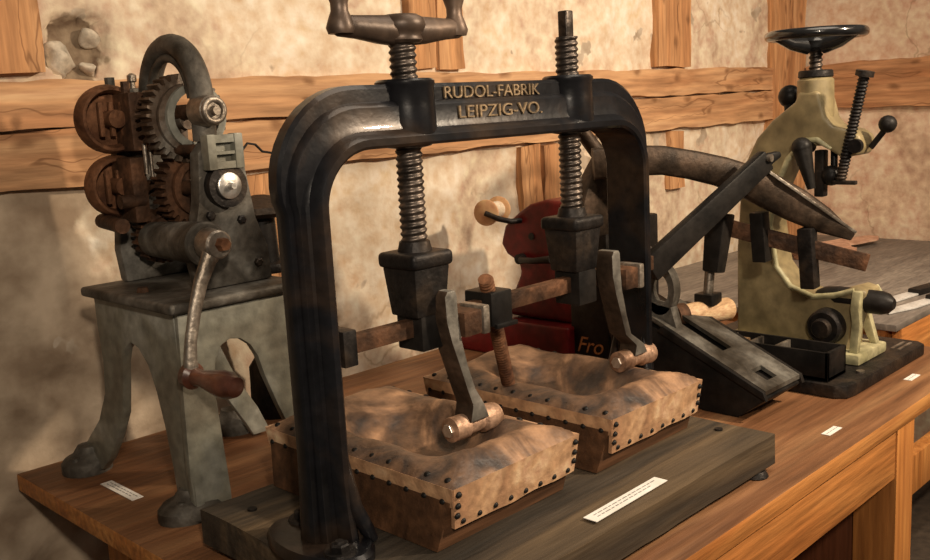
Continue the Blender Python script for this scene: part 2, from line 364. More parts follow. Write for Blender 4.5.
# ------------------------------------------------------------------ workbench
t = thing('workbench', 'long orange-brown wooden workbench carrying the old machines', 'table', (2.3, 2, FZ))
def f(b):
    b.box(.962, 3.78, 1.062, 2.88, -.052, 0, .004)
o = part('table_top', ['table_edge', 'table_top'], t, f, 'worn brown top with orange edges')
for p in o.data.polygons:
    if p.normal.z > .8: p.material_index = 1
part('apron', 'table_edge', t, lambda b: b.box(1.20, 2.925, 1.07, 1.11, -.212, -.053, .002))
part('end_apron', 'table_edge', t, lambda b: b.box(1.16, 1.20, 1.2, 2.8, -.19, -.053, .002))
part('leg', 'table_leg', t, lambda b: b.box(2.93, 3.07, 1.066, 1.20, FZ, -.053, .003))
part('leg', 'table_leg', t, lambda b: b.box(1.18, 1.30, 2.68, 2.82, FZ, -.053, .003))
part('leg', 'table_leg', t, lambda b: b.box(1.21, 1.34, 1.115, 1.25, FZ, -.053, .003))
part('leg', 'table_leg', t, lambda b: b.box(3.5, 3.62, 2.68, 2.82, FZ, -.053, .003))
part('side_board', 'leg_dark', t, lambda b: b.box(2.95, 3.05, 1.202, 1.42, FZ, -.053, .003), 'dark red-brown board behind the front leg')
part('stretcher', 'leg_dark', t, lambda b: b.box(1.30, 3.5, 2.70, 2.76, -.9, -.78, .003))

# ------------------------------------------------------------------ grey-topped table in the corner
t = thing('side_table', 'table in the far right corner with a dull grey top and orange front', 'table', (4.9, 2.1, FZ))
part('table_top', 'grey_top', t, lambda b: b.prism([(3.80,1.40),(6.0,1.40),(6.0,2.86),(3.80,2.86)], 'xy', .035, .062, .003), 'dull grey top')
part('apron', 'table_edge', t, lambda b: b.prism([(3.86,-.20),(3.86,.034),(5.9,.034),(5.9,-.20)], 'xz', 1.40, 1.44, .002))
part('leg', 'table_leg', t, lambda b: b.box(3.86, 3.98, 1.45, 1.57, FZ, .034, .003))
part('leg', 'table_leg', t, lambda b: b.box(5.8, 5.92, 1.45, 1.57, FZ, .034, .003))
part('rail', 'table_leg', t, lambda b: b.box(3.99, 5.79, 1.46, 1.52, -.80, -.62, .003))
part('end_panel', 'table_edge', t, lambda b: b.box(3.82, 3.858, 1.45, 2.7, -.20, .034, .002))

# ------------------------------------------------------------------ screw press
YC = 1.58
press = thing('screw_press', 'big black cast-iron press with two screws bolted on a dark board', 'press', (1.66, 1.56, 0))
part('base_board', 'board', press, lambda b: b.rough(1.048, 2.285, 1.15, 1.965, .0185, .102, .0035, .05, 5), 'oily dark wooden board', 50)
for x, y in ((1.1,1.25),(2.22,1.17),(1.1,1.9),(2.2,1.9)):
    part('board_foot', 'iron', press, lambda b: b.cyl((x,y,.0),(x,y,.0175), .035, .028, 16, .003))
XL, XR, ZT, RI = 1.155, 2.245, .925, .115
def frame(b):
    path = []
    zs = [.118,.15,.2,.26,.33,.45,.6,.72]
    for z in zs: path.append((XL, z, -1, 0))
    for k in range(0, 13):
        a = PI - k*PI/24; path.append((XL+RI+RI*math.cos(a), ZT-RI+RI*math.sin(a), math.cos(a), math.sin(a)))
    for x in (1.42,1.6,1.8,2.0): path.append((x, ZT, 0, 1))
    for k in range(0, 13):
        a = PI/2 - k*PI/24; path.append((XR-RI+RI*math.cos(a), ZT-RI+RI*math.sin(a), math.cos(a), math.sin(a)))
    for z in zs[::-1]: path.append((XR, z, 1, 0))
    sec = [(0,-.062),(0,.062),(.006,.067),(.02,.067),(.028,.058),(.036,.042),(.05,.037),(.084,.036),(.092,.030),(.096,.022),(.122,.021),(.131,.014),(.131,-.014),(.122,-.021),(.096,-.022),(.092,-.030),(.084,-.036),(.05,-.037),(.036,-.042),(.028,-.058),(.02,-.067),(.006,-.067)]
    R = []
    for x, z, nx, nz in path:
        fl = max(0, (.30-z)/.18) if z < .3 else 0
        kk = .42+.58*nz**.8
        def nn(n): return n if n < .03 else .03+(n-.03)*kk
        R.append([Vector((x+nx*nn(n)*(1+.10*fl), YC+y*(1+.25*fl*fl), z+nz*nn(n))) for n, y in sec])
    b.rings(R)
fr = part('frame', 'frame', press, frame, 'black cast-iron arch', 30)
for x, s in ((XL-.045, 1), (XR+.045, -1)):
    def foot(b):
        n = 28; R = []
        for z, k in ((.1025, 1), (.118, 1), (.126, .94)):
            R.append([Vector((x+math.cos(a*2*PI/n)*.085*k, YC+math.sin(a*2*PI/n)*.150*k, z)) for a in range(n)])
        b.rings(R)
        for sy in (-1, 1):
            for sx in (.05*s,):
                b.tube([(x+sx*.75, YC+sy*.045, .34), (x+sx*.8, YC+sy*.052, .27), (x+sx*.95, YC+sy*.065, .19), (x+sx*1.25, YC+sy*.085, .14), (x+sx*1.4, YC+sy*.095, .118)], [.006,.015,.018,.016,.01], 12)
    part('foot', 'frame', press, foot)
    for sy in (-1, 1):
        bx = x + (-.022 if sy < 0 else .03)*s; by = YC+sy*.098
        part('bolt', 'iron', press, lambda b: (b.cyl((bx, by, .126), (bx, by, .132), .034, .032, 20), b.lathe([(.021,0),(.021,.013),(.017,.016)], (bx, by, .132), (0,0,1), 6), b.cyl((bx, by, .146), (bx, by, .153), .011, .009, 12)))
for hx, hy in ((1.125,1.86), (2.225,1.28)): part('hole_disc', 'black', press, lambda b: b.cyl((hx,hy,.098),(hx,hy,.1085), .012, .011, 14))  # black discs standing in for dark bolt holes in the board
SX = (1.432, 2.0)
for x in SX:
    part('screw_boss', 'frame', press, lambda b: (b.lathe([(.03,-.002),(.05,.002),(.062,.012),(.066,.03),(.064,.09),(.063,.128),(.066,.134),(.066,.142),(.060,.147),(.03,.148)], (x, YC, ZT-.006), (0,0,1), 32)))
text_mesh('raised_lettering', 'RUDOL-FABRIK', 'gold', press, 1.527, 1.856, 1.021, 1.048, YC-.0235, .006)
text_mesh('raised_lettering', 'LEIPZIG-VO.', 'gold', press, 1.556, 1.846, .976, 1.004, YC-.038, .006)
# screws
part('screw', 'screw', press, lambda b: (b.thread((SX[0],YC,.70),(SX[0],YC,1.15), .0305, .0152, .14), b.cyl((SX[0],YC,1.15),(SX[0],YC,1.175), .024)), None, 60)
part('screw', 'screw', press, lambda b: (b.thread((SX[1],YC,.715),(SX[1],YC,1.163), .0305, .0152, .14), b.box(SX[1]-.0145,SX[1]+.0145,YC-.0145,YC+.0145,1.162,1.228,.004)), None, 60)
def hb(b):
    b.lathe([(.040,0),(.046,.006),(.042,.016),(.048,.024),(.054,.036),(.050,.052),(.035,.060)], (SX[0],YC,1.142), (0,0,1), 24)
    b.tube([(SX[0]+u*.9,YC,1.176+v) for u, v in ((-.205,.0),(-.19,.0),(-.14,-.002),(-.07,-.006),(0,-.008),(.07,-.006),(.14,-.002),(.19,0),(.205,0))], [.012,.022,.024,.030,.034,.030,.024,.022,.012], 14)
hbo = part('handle_bar', 'grip', press, hb, None, 60)
for s in (-1, 1):
    x = SX[0]+s*.165
    part('hand_grip', 'grip', hbo, lambda b: b.lathe([(.026,0),(.030,.012),(.024,.03),(.018,.045),(.018,.06),(.026,.085),(.035,.12),(.033,.155),(.02,.18),(.004,.186)], (x, YC, 1.160), (0,0,1), 20), None, 60)
# crossheads on the screws
for i, x in enumerate(SX):
    dz = .012*i
    def blk(b):
        b.box(x-.062, x+.062, YC-.062, YC+.062, .655+dz, .69+dz, .014, 4)
        b.cyl((x,YC,.688+dz),(x,YC,.712+dz), .04, .034)
        q = []
        for z, w in ((.545+dz, .044), (.658+dz, .054)): q += [(x-w,YC-w,z),(x+w,YC-w,z),(x+w,YC+w,z),(x-w,YC+w,z)]
        b.hexa(q, .006)
    part('crosshead', 'iron', press, blk)
    part('rail_clamp', 'black', press, lambda b: b.box(x-.032, x+.044, YC-.042, YC+.042, .466, .548+dz, .006))
def rail(b):
    b.box(1.19, 1.50, YC-.014, YC+.014, .497, .537, .003)
    b.box(1.50, 2.36, YC-.014, YC+.014, .500, .542, .003)
rl = part('pressure_rail', 'rust', press, rail, 'rusty flat iron bar')
part('rail_end_clamp', 'iron', press, lambda b: b.box(1.186, 1.222, YC-.035, YC+.035, .478, .556, .004))
part('rail_clamp', 'black', press, lambda b: (b.box(1.625, 1.70, YC-.045, YC+.045, .478, .562, .006), b.box(1.635, 1.71, YC-.052, YC-.04, .472, .484, .003)))
# pressing arms
for x, fx, zf in ((1.475, 1.535, .268), (2.10, 2.195, .278)):
    def arm(b):
        p = [(x-.012, .600, .012), (x-.014, .588, .019), (x-.012, .53, .019), (x-.002, .48, .016), (x+.016, .42, .013), (x+.036, .36, .013), (fx-.004, .32, .018), (fx, zf+.012, .032)]
        lo = [(a-q, z) for a, z, q in p]; hi = [(a+q, z) for a, z, q in p]
        b.prism(lo+hi[::-1], 'xz', YC-.078, YC-.020, .006)
    ao = part('pressing_arm', ['armgrey', 'rust_dark'], press, arm, 'curved arm, grey in front and rusty brown on its side')
    for p in ao.data.polygons:
        if p.normal.x < -.5: p.material_index = 1
    part('square_block', 'rust', press, lambda b: b.box(x+.012, x+.070, YC-.090, YC-.0155, .488, .545, .005))
    part('square_nut', 'steel', press, lambda b: b.box(x+.071, x+.093, YC-.094, YC-.0155, .484, .552, .006))
    def roll(b):
        yy = YC-.047
        b.lathe([(.012,0),(.020,.0),(.029,.004),(.029,.05),(.024,.056),(.024,.10),(.031,.106),(.034,.135),(.031,.155),(.012,.158)], (fx-.075, yy, zf), (1,0,-.02), 22)
    part('foot_roller', 'copper', press, roll, 'coppery worn roller foot')
    part('roller_pin', 'bright', press, lambda b: b.cyl((fx-.082, YC-.047, zf), (fx-.07, YC-.047, zf), .016, .016, 6))
part('threaded_rod', 'rust_red', press, lambda b: (b.thread((1.625, YC-.03, .595), (1.845, YC+.115, .262), .019, .0105),), None, 60)

# ------------------------------------------------------------------ leather pads on wooden boxes
def make_pad():
    t = thing('leather_pad_box', 'nearer leather-covered pad on a tapered wooden box, under the left screw', 'pad', (1.45, 1.65, .102), 'leather pads nailed on wooden boxes in the press')
    B0 = (1.243, 1.655, 1.362, 1.945); B1 = (1.272, 1.672, 1.335, 1.985); z0, z1 = .1035, .232
    def lerp(k): return [B0[i]+(B1[i]-B0[i])*k for i in range(4)]
    def boxw(b):
        for k0, k1 in ((0, 1),):
            a, c = lerp(k0), lerp(k1); za, zc = z0+(z1-z0)*k0, z0+(z1-z0)*k1
            def L4(q, i, z): return [Vector(p) for p in ((q[0]+i,q[2]+i,z),(q[1]-i,q[2]+i,z),(q[1]-i,q[3]-i,z),(q[0]+i,q[3]-i,z))]
            b.rings([L4(a,0,za), L4(c,0,zc), L4(c,.02,zc), L4(c,.04,.15)])
    part('wooden_box', 'boxwood', t, boxw)
    x0, x1, y0, y1 = [B1[0]-.006, B1[1]+.006, B1[2]-.006, B1[3]+.006]
    def ztop(u, v):
        x = u*(x1-x0); y = v*(y1-y0); e = min(x, x1-x0-x, y, y1-y0-y)
        k = min(1, e/.085); puff = math.sin(min(1, k)*PI/2)**.8*.030
        cr = math.exp(-(((u-.50)/.27)**4+((v-.47)/.27)**4))*.085
        return .239 + puff - cr + (noise.noise(Vector((x*9, y*9, 2)))*.014 + noise.noise(Vector((x*22, y*22, 5)))*.004)*min(1, e/.04)
    def top(b):
        n, m = 34, 44; bm = b.bm
        g = [[bm.verts.new((x0+(x1-x0)*i/n, y0+(y1-y0)*j/m, ztop(i/n, j/m))) for j in range(m+1)] for i in range(n+1)]
        for i in range(n):
            for j in range(m): bm.faces.new((g[i][j], g[i+1][j], g[i+1][j+1], g[i][j+1]))
    part('leather_top', 'leather_top', t, top, 'stained sunken leather', 70)
    sk = [((x0,y0),(x0,y1),.196,14),((x1,y0),(x1,y1),.196,14),((x0,y0),(x1,y0),.148,9),((x0,y1),(x1,y1),.148,9)]
    def skirt(b):
        for k, (a, c, zb, _) in enumerate(sk):
            n = 30; a, c = Vector(a), Vector(c); d = (c-a).normalized(); nn = Vector((d.y, -d.x)); 
            ctr = Vector(((x0+x1)/2, (y0+y1)/2))
            if nn.dot((a+c)/2-ctr) < 0: nn = -nn
            R = []
            for i in range(n+1):
                p = a+(c-a)*i/n; zz = zb + noise.noise(Vector((p.x*14, p.y*14, k)))*.005
                tk = (z1-zz)/(z1-z0); ins = .028*tk
                q = p-nn*ins*.75
                edge = min(i, n-i)/n
                if edge == 0: q -= d*(ins*.5)*(1 if i else -1)
                R.append([(p.x+nn.x*.003, p.y+nn.y*.003, .2405), (q.x+nn.x*.004, q.y+nn.y*.004, zz), (q.x-nn.x*.006, q.y-nn.y*.006, zz), (p.x-nn.x*.006, p.y-nn.y*.006, .236)])
            b.rings(R)
    part('leather_skirt', 'leather', t, skirt, 'pale tan leather edge', 50)
    tk = MB(); tk.ball((0,0,0), .0085, 10, (1,1,.85)); me = tk.build('tack', 'black', t); proto = me; first = True
    off = Vector(t['_o'])
    pos = []
    for k in range(12): v = (k+.6)/12; pos.append((x0+.0035, y0+(y1-y0)*v, .206))
    for k in range(11): v = (k+.5)/11; pos.append((x0+.018+random.uniform(-.003,.003), y0+(y1-y0)*v, .246))
    for k in range(8): u = (k+.5)/8; pos.append((x0+(x1-x0)*(.02+.96*u), y0+.0115, .160))
    for z in (.225, .200, .178): pos.append((x0+.014, y0-.002+(.235-z)*.16, z)); pos.append((x1-.014, y0-.002+(.235-z)*.16, z))
    for k in range(10): v = (k+.6)/10; pos.append((x1-.007, y0+(y1-y0)*v, .205))
    for k in range(8): u = (k+.5)/8; pos.append((x0+(x1-x0)*u, y1-.016, .160))
    for k in range(10): v = (k+.5)/10; pos.append((x1-.018, y0+(y1-y0)*v, .246))
    base = me.data
    for v in base.vertices: v.co = v.co + off - W((0,0,0))
    for i, p in enumerate(pos):
        o = proto if i == 0 else proto.copy()
        if i: C.objects.link(o); o.parent = t
        o.location = W(p) - off
    return t
pad = make_pad()
pad2 = copy_tree(pad); pad2.location = W((1.45+.538, 1.65-.004, .102))
pad2['label'] = 'farther leather-covered pad on a tapered wooden box, under the right screw'

# ------------------------------------------------------------------ gear machine on cast-iron stand
g = thing('gear_machine', 'hand-cranked gear machine on a grey-green four-legged cast-iron stand', 'machine', (1.3, 2.35, 0))
def smoothpoly(p): return p
def stand(b):
    YZ = [(2.14,.54),(2.575,.54),(2.575,.46),(2.565,.36),(2.58,.26),(2.64,.17),(2.735,.09),(2.79,.035),(2.79,.012),(2.66,.012),(2.60,.06),(2.53,.14),(2.475,.22),(2.455,.30),(2.44,.37),(2.42,.41),(2.385,.433),(2.345,.425),(2.30,.385),(2.27,.32),(2.245,.23),(2.225,.12),(2.215,.03),(2.20,.012),(2.12,.012),(2.12,.06),(2.128,.20),(2.132,.36)]
    b.prism(YZ, 'yz', 1.125, 1.15, .006)
    b.prism([(2.14,.54),(2.575,.54),(2.575,.44),(2.14,.44)], 'yz', 1.43, 1.455, .006)
    XZ = [(1.13,.54),(1.455,.54),(1.462,.45),(1.485,.33),(1.535,.21),(1.60,.10),(1.63,.03),(1.63,.012),(1.53,.012),(1.50,.04),(1.44,.13),(1.395,.24),(1.362,.33),(1.347,.385),(1.328,.42),(1.30,.442),(1.27,.448),(1.243,.436),(1.224,.405),(1.216,.36),(1.215,.30),(1.222,.18),(1.230,.05),(1.230,.012),(1.125,.012),(1.118,.12),(1.122,.30)]
    b.prism(XZ, 'xz', 2.125, 2.15, .006)
    b.prism([(1.13,.54),(1.455,.54),(1.462,.45),(1.485,.33),(1.535,.21),(1.60,.10),(1.63,.03),(1.63,.012),(1.575,.012),(1.55,.06),(1.49,.16),(1.445,.26),(1.41,.36),(1.38,.44),(1.13,.45)], 'xz', 2.55, 2.575, .006)
part('stand', 'greypaint', g, stand, 'grey-green painted stand')
for x, y, sg in ((1.165, 2.18, -1), (1.135, 2.735, -1), (1.60, 2.16, 1), (1.57, 2.68, 1)):
    def ft(b):
        n = 24; R = []
        for z, k_ in ((0, 1), (.028, 1.0), (.040, .9), (.052, .62), (.075, .45)):
            R.append([Vector((x+sg*.02*k_+math.cos(a*2*PI/n)*(.092 if y < 2.3 else .072)*k_, y+math.sin(a*2*PI/n)*.070*k_, z)) for a in range(n)])
        b.rings(R)
        b.cyl((x+sg*.06, y-.02, .040), (x+sg*.06, y-.02, .052), .016, .012, 12)
    part('stand_foot', 'greydark', g, ft)
pl = part('top_plate', 'greydark', g, lambda b: b.box(1.100, 1.495, 2.10, 2.60, .541, .568, .012, 4), 'rusted plate on top of the stand')
part('plate_bolt', 'rust', pl, lambda b: b.cyl((1.16, 2.35, .568), (1.16, 2.35, .580), .018, .014, 6))
def ff(b):
    b.prism([(1.245,.569),(1.465,.569),(1.46,.66),(1.43,.74),(1.41,.88),(1.405,.95),(1.305,.955),(1.275,.92),(1.265,.80),(1.25,.74),(1.225,.68)], 'xz', 2.20, 2.245, .008)
    b.prism([(2.245,.569),(2.57,.569),(2.50,.64),(2.36,.68),(2.245,.74)], 'yz', 1.40, 1.425, .005)
part('front_frame', 'greydark', g, ff, 'worn grey front bearing frame')
part('crank_boss', 'greydark', g, lambda b: b.cyl((1.225,2.115,.70),(1.255,2.44,.69), .056, .048, 28, .006))
def bf(b):
    b.prism([(1.21,.569),(1.42,.569),(1.42,.70),(1.41,.80),(1.40,.95),(1.38,1.07),(1.34,1.10),(1.26,1.10),(1.225,1.06),(1.22,.95),(1.225,.85),(1.21,.75),(1.20,.66)], 'xz', 2.535, 2.575, .008)
    b.cyl((1.235,2.555,1.08),(1.235,2.555,1.13), .014, .014, 8)
part('back_frame', 'greydark', g, bf, 'grey rear bearing frame')
def arch(b):
    P = []; c = (2.348, 1.060); n = 26
    P.append((1.318, 2.232, .95)); 
    for q in range(n+1):
        a = PI - q*PI/n; P.append((1.318-.015*(q/n), c[0]+.120*math.cos(a), c[1]+.140*math.sin(a)))
    b.tube(P, .032, 14, flat=.9, up=(1,0,0))
    b.tube([(x-.012, c[0]+(y-c[0])*.76, c[1]+(z-c[1])*.76) for x, y, z in P[1:]], .012, 10)
part('arched_bridge', 'greydark', g, arch, 'curved grey iron arch over the upper gear', 60)
part('block', 'greypaint', g, lambda b: [b.box(1.307,1.363,2.166,2.198,z0,z1) for z0, z1 in ((.878,.896),(.914,.922),(.944,.964))]+[b.box(x0,x1,2.163,2.1985,.876,.966,.004) for x0, x1 in ((1.283,1.308),(1.362,1.387))]+[b.box(1.307,1.363,2.188,2.1985,.88,.96)], 'slotted block')
for nm, c, R_, ri, n, t_ in (('gear', (1.322,2.345,1.01), .116, .082, 32, .06), ('gear', (1.345,2.37,.825), .108, .03, 30, .06), ('pinion', (1.285,2.46,.695), .075, .02, 20, .05)):
    def gr(b):
        b.gear(c, (0,1,0), R_, ri, t_, n, .014)
        if ri > .05:
            b.cyl((c[0],c[1]-.04,c[2]),(c[0],c[1]+.04,c[2]), .03)
            for q in range(3):
                a = q*2*PI/3+.5; b.bar((c[0]+.02*math.cos(a), c[1], c[2]+.02*math.sin(a)), (c[0]+(ri+.01)*math.cos(a), c[1], c[2]+(ri+.01)*math.sin(a)), .02, .02, (0,1,0))
            b.ring((c[0],c[1]-.03,c[2]), (0,1,0), ri+.008, ri-.012, .03)
        else: b.ring((c[0],c[1]-.032,c[2]), (0,1,0), R_*.72, R_*.55, .03)
    part(nm, 'geargrey' if ri > .05 else 'rust', g, gr)
for z, y0, y1 in ((1.025, 2.175, 2.60), (.828, 2.20, 2.62)):
    part('shaft', 'rust', g, lambda b: b.cyl((1.318,y0+.02,z),(1.27,y1,z), .020, .020, 16))
part('bearing_hub', 'steel', g, lambda b: (b.cyl((1.312,2.235,1.025),(1.312,2.165,1.025), .042, .038, 26, .006), b.torus((1.312,2.165,1.025),(0,1,0),.028,.008), b.cyl((1.312,2.165,1.025),(1.312,2.15,1.025), .013, .011, 12)))
part('bearing_cap', 'bright', g, lambda b: (b.lathe([(.034,0),(.034,.012),(.031,.014),(.010,.015)], (1.338,2.178,.833), (0,-1,0), 28), b.cyl((1.338,2.164,.833),(1.338,2.146,.833), .011, .008, 12)), 'pale disc with a bright nut')
part('bearing_ring', 'iron', g, lambda b: b.ring((1.338,2.188,.833),(0,1,0),.056,.032,.03))
for c, R_ in (((1.195,2.50,1.018), .092), ((1.205,2.525,.838), .085)):
    def wh(b):
        b.torus(c, (0,1,0), R_-.012, .012, 44, 10, 2.4)
        b.ring((c[0],c[1]+.014,c[2]), (0,1,0), R_-.016, .015, .010)
        b.cyl((c[0],c[1]-.05,c[2]),(c[0],c[1]+.03,c[2]), .024)
        for q in range(3):
            b.bar((c[0]-.035+.03*q, c[1]-.025, c[2]-.045), (c[0]-.035+.03*q, c[1]-.025, c[2]+.045), .012, .014, (0,1,0), .003)
    part('roller_wheel', 'rust_red', g, wh, 'round rusty wheel')
part('roller_bracket', 'rust', g, lambda b: (b.box(1.215,1.262,2.42,2.535,.93,1.085,.008), b.box(1.20,1.245,2.42,2.535,.74,.915,.008), b.cyl((1.17,2.56,.745),(1.15,2.40,.74), .020), b.cyl((1.235,2.47,1.085),(1.235,2.47,1.115), .012,.012,8), b.cyl((1.165,2.43,.80),(1.235,2.43,.80), .018)))
part('guard_ring', 'greypaint', g, lambda b: b.ring((1.335,2.295,1.012), (0,1,0), .086, .066, .016), 'blue-grey inner ring')
for bx, by, bz in ((1.245,2.198,.62),(1.42,2.198,.62),(1.29,2.198,.76),(1.38,2.198,.74)): part('frame_bolt', 'iron', g, lambda b: b.lathe([(.012,0),(.012,.010),(.008,.013)], (bx,by,bz), (0,-1,0), 6))
part('oil_cup', 'steel', g, lambda b: b.lathe([(.008,0),(.008,.02),(.013,.024),(.013,.04),(.004,.046)], (1.30,2.555,1.095), (0,0,1), 12))
part('stay_rod', 'rust', g, lambda b: b.cyl((1.29,2.24,.93),(1.27,2.54,.93), .013))
part('pointer_rod', 'steel', g, lambda b: (b.cyl((1.235,2.40,.87),(1.235,2.40,.95), .006), b.cyl((1.250,2.40,.86),(1.250,2.40,.94), .005)))
def crank(b):
    b.cyl((1.225,2.113,.702),(1.225,2.055,.702), .040, .036, 24, .005)
    b.tube([(1.225,2.075,.70),(1.200,2.074,.665),(1.172,2.072,.615),(1.148,2.070,.55),(1.128,2.068,.48),(1.120,2.066,.43),(1.122,2.066,.395)], [.028,.022,.019,.017,.016,.018,.022], 14, flat=.75)
ck = part('crank', 'steel', g, crank, 'curved worn metal crank')
part('crank_nut', 'rust_red', ck, lambda b: b.cyl((1.228,2.055,.703),(1.230,2.035,.703), .018, .016, 6))
part('crank_handle', 'handle', ck, lambda b: b.lathe([(.014,0),(.031,.002),(.033,.022),(.022,.032),(.020,.055),(.026,.085),(.033,.125),(.033,.155),(.024,.18),(.014,.184)], (1.120,2.085,.395), (.12,-1,-.04), 24), 'brown turned wooden handle')
part('wire', 'black', g, lambda b: b.tube([(1.40,2.22,.90),(1.43,2.25,.91),(1.455,2.25,.935),(1.48,2.25,.93),(1.50,2.25,.91),(1.55,2.25,.90)], .0035, 8))

# ------------------------------------------------------------------ dark device behind the stand
d = thing('iron_stamping_press', 'dark iron press with round discs standing behind the gear machine', 'machine', (1.82, 2.72, 0))
def db(b):
    b.lathe([(.085,0),(.09,.03),(.088,.06),(.086,.11),(.085,.17),(.05,.22),(.035,.3),(.03,.42)], (1.785,2.72,0), (0,0,1), 30)
part('base', 'iron', d, db)
part('sleeve', 'bright', d, lambda b: b.lathe([(.10,0),(.105,.01),(.10,.02)], (1.785,2.72,.42), (0,0,1), 30), 'bright round plate')
part('lower_disc', 'iron', d, lambda b: b.lathe([(.115,0),(.12,.012),(.115,.03)], (1.785,2.72,.50), (0,0,1), 30))
part('column', 'black', d, lambda b: (b.cyl((1.785,2.72,.53),(1.785,2.72,.68), .05, .045), b.cyl((1.845,2.68,.42),(1.845,2.68,.70), .007), b.cyl((1.73,2.70,.42),(1.73,2.70,.70), .007)))
part('upper_disc', 'iron', d, lambda b: b.lathe([(.10,0),(.12,.015),(.12,.035),(.06,.06),(.02,.07)], (1.785,2.72,.68), (0,0,1), 30))

# ------------------------------------------------------------------ red machine
r = thing('red_sewing_machine', 'dark red enamelled machine with a black panel behind the right screw', 'machine', (3.1, 2.5, 0))
prof = [(2.20,.16),(2.20,.60),(2.24,.63),(2.36,.635),(2.44,.615),(2.50,.58),(2.575,.525),(2.60,.45),(2.57,.41),(2.51,.38),(2.50,.34),(2.53,.28),(2.56,.22),(2.57,.16)]
part('body', 'red', r, lambda b: b.prism(prof, 'yz', 2.82, 3.10, .02, 3), 'dark red curved body')
part('base', 'red', r, lambda b: (b.prism([(2.22,0),(2.80,0),(2.80,.05),(2.74,.06),(2.70,.10),(2.66,.15),(2.22,.16)], 'yz', 2.76, 3.20, .012, 3),), 'stepped dark red base')
part('front_panel', 'black', r, lambda b: b.prism([(2.06,.01),(2.235,.01),(2.235,.50),(2.20,.56),(2.06,.56)], 'yz', 2.80, 3.14, .01), 'black panel with gold script')
text_mesh('gold_script', 'Fro', 'goldred', r, 2.205, 2.085, .065, .125, 2.80, .003, .35, 'yz')
part('oil_hole', 'black', r, lambda b: b.cyl((2.815,2.43,.49),(2.825,2.43,.49), .014))
part('lever', 'black', r, lambda b: (b.tube([(2.82,2.48,.40),(2.76,2.44,.405),(2.74,2.36,.41),(2.75,2.28,.42)], [.014,.012,.012,.016], 10), b.cyl((2.83,2.48,.40),(2.79,2.48,.40), .02)))
part('spindle', 'iron', r, lambda b: (b.tube([(2.73,2.59,.585),(2.76,2.54,.56),(2.78,2.50,.55),(2.84,2.48,.55)], .011, 10)))
part('thread_guide', 'steel', r, lambda b: b.tube([(3.02,2.36,.635),(3.02,2.36,.70),(3.00,2.37,.74),(3.03,2.35,.76),(3.03,2.35,.68),(3.05,2.33,.635)], .004, 8))
sp = thing('thread_spool', 'wooden spool of pale thread on the spindle of the red machine', 'spool', (2.78, 2.66, .60))
part('spool_core', 'thread', sp, lambda b: b.cyl((2.755,2.60,.585),(2.865,2.64,.585), .034), 'pale wound thread')
for x, y in ((2.735, 2.592), (2.855, 2.636)):
    part('spool_flange', 'spoolwood', sp, lambda b: b.lathe([(.045,0),(.052,.004),(.052,.012),(.036,.02)], (x,y,.585), (1,.36,0), 26))

# ------------------------------------------------------------------ lever machine between press and green machine
k = thing('lever_cutter', 'black iron lever machine with a long curved arm, right of the screw press', 'machine', (2.74, 1.6, 0))
def wedge(b):
    # sloping arm lying on its lower end, long axis in the YZ plane
    b.prism([(1.437,0.0),(1.56,.0),(1.78,.10),(1.92,.20),(1.95,.30),(1.90,.33),(1.76,.262),(1.52,.155),(1.345,.078),(1.345,.07)], 'yz', 2.615, 2.845, .006)
    b.prism([(1.335,.073),(1.345,.100),(1.70,.265),(1.72,.245)], 'yz', 2.600, 2.616, .002)
    b.prism([(1.335,.073),(1.345,.100),(1.70,.265),(1.72,.245)], 'yz', 2.844, 2.862, .002)
part('sloping_arm', 'black', k, wedge, 'black sloping cast arm')
def toplate(b):
    # greyer top face with a long slot
    def q(y): return .101+(y-1.345)*.464
    for x0, x1, y0, y1 in ((2.617,2.66,1.345,1.78),(2.79,2.843,1.345,1.78),(2.66,2.79,1.345,1.375),(2.66,2.79,1.43,1.53),(2.66,2.685,1.375,1.43),(2.75,2.79,1.375,1.43),(2.66,2.69,1.53,1.78),(2.745,2.79,1.53,1.78)):
        b.hexa([(x0,y0,q(y0)-.014),(x1,y0,q(y0)-.014),(x1,y1,q(y1)-.014),(x0,y1,q(y1)-.014),(x0,y0,q(y0)),(x1,y0,q(y0)),(x1,y1,q(y1)),(x0,y1,q(y1))])
part('slotted_top', 'greydark', k, toplate, 'grey top face with slots')
part('eye_bracket', 'greydark', k, lambda b: (b.rings([[Vector((2.66+t_*0, 1.735+rr*math.cos(a*2*PI/28)*.058, .375+rr*math.sin(a*2*PI/28)*.085)) + Vector((dx,0,0)) for rr, dx in ((.62,-.02),(1,-.02),(1,.02),(.62,.02))] for a in range(28) for t_ in (0,)], False, True), b.prism([(1.66,.22),(1.80,.25),(1.79,.34),(1.69,.32)], 'yz', 2.64, 2.68, .004)), 'grey eye-shaped bracket')
def curved(b):
    path = [(2.47,1.86,.80),(2.55,1.78,.805),(2.63,1.71,.80),(2.72,1.655,.778),(2.81,1.605,.750),(2.89,1.56,.715),(2.96,1.515,.675),(3.03,1.45,.620),(3.09,1.39,.568),(3.155,1.32,.508)]
    HH = [.05,.048,.046,.046,.048,.052,.058,.056,.044,.014]; R = []
    for i, p in enumerate(path):
        p = Vector(p); a = Vector(path[max(0,i-1)]); c = Vector(path[min(len(path)-1,i+1)]); t_ = (c-a).normalized()
        sd = t_.cross(Vector((0,0,1))).normalized(); up = sd.cross(t_); h = HH[i]; w = .026
        R.append([p-sd*w-up*h*.8, p-sd*w*.6-up*h, p+sd*w*.6-up*h, p+sd*w-up*h*.8, p+sd*w+up*h*.8, p+sd*w*.6+up*h, p-sd*w*.6+up*h, p-sd*w+up*h*.8])
    b.rings(R)
part('curved_lever', 'rust_dark', k, curved, 'long dark brown curved lever', 50)
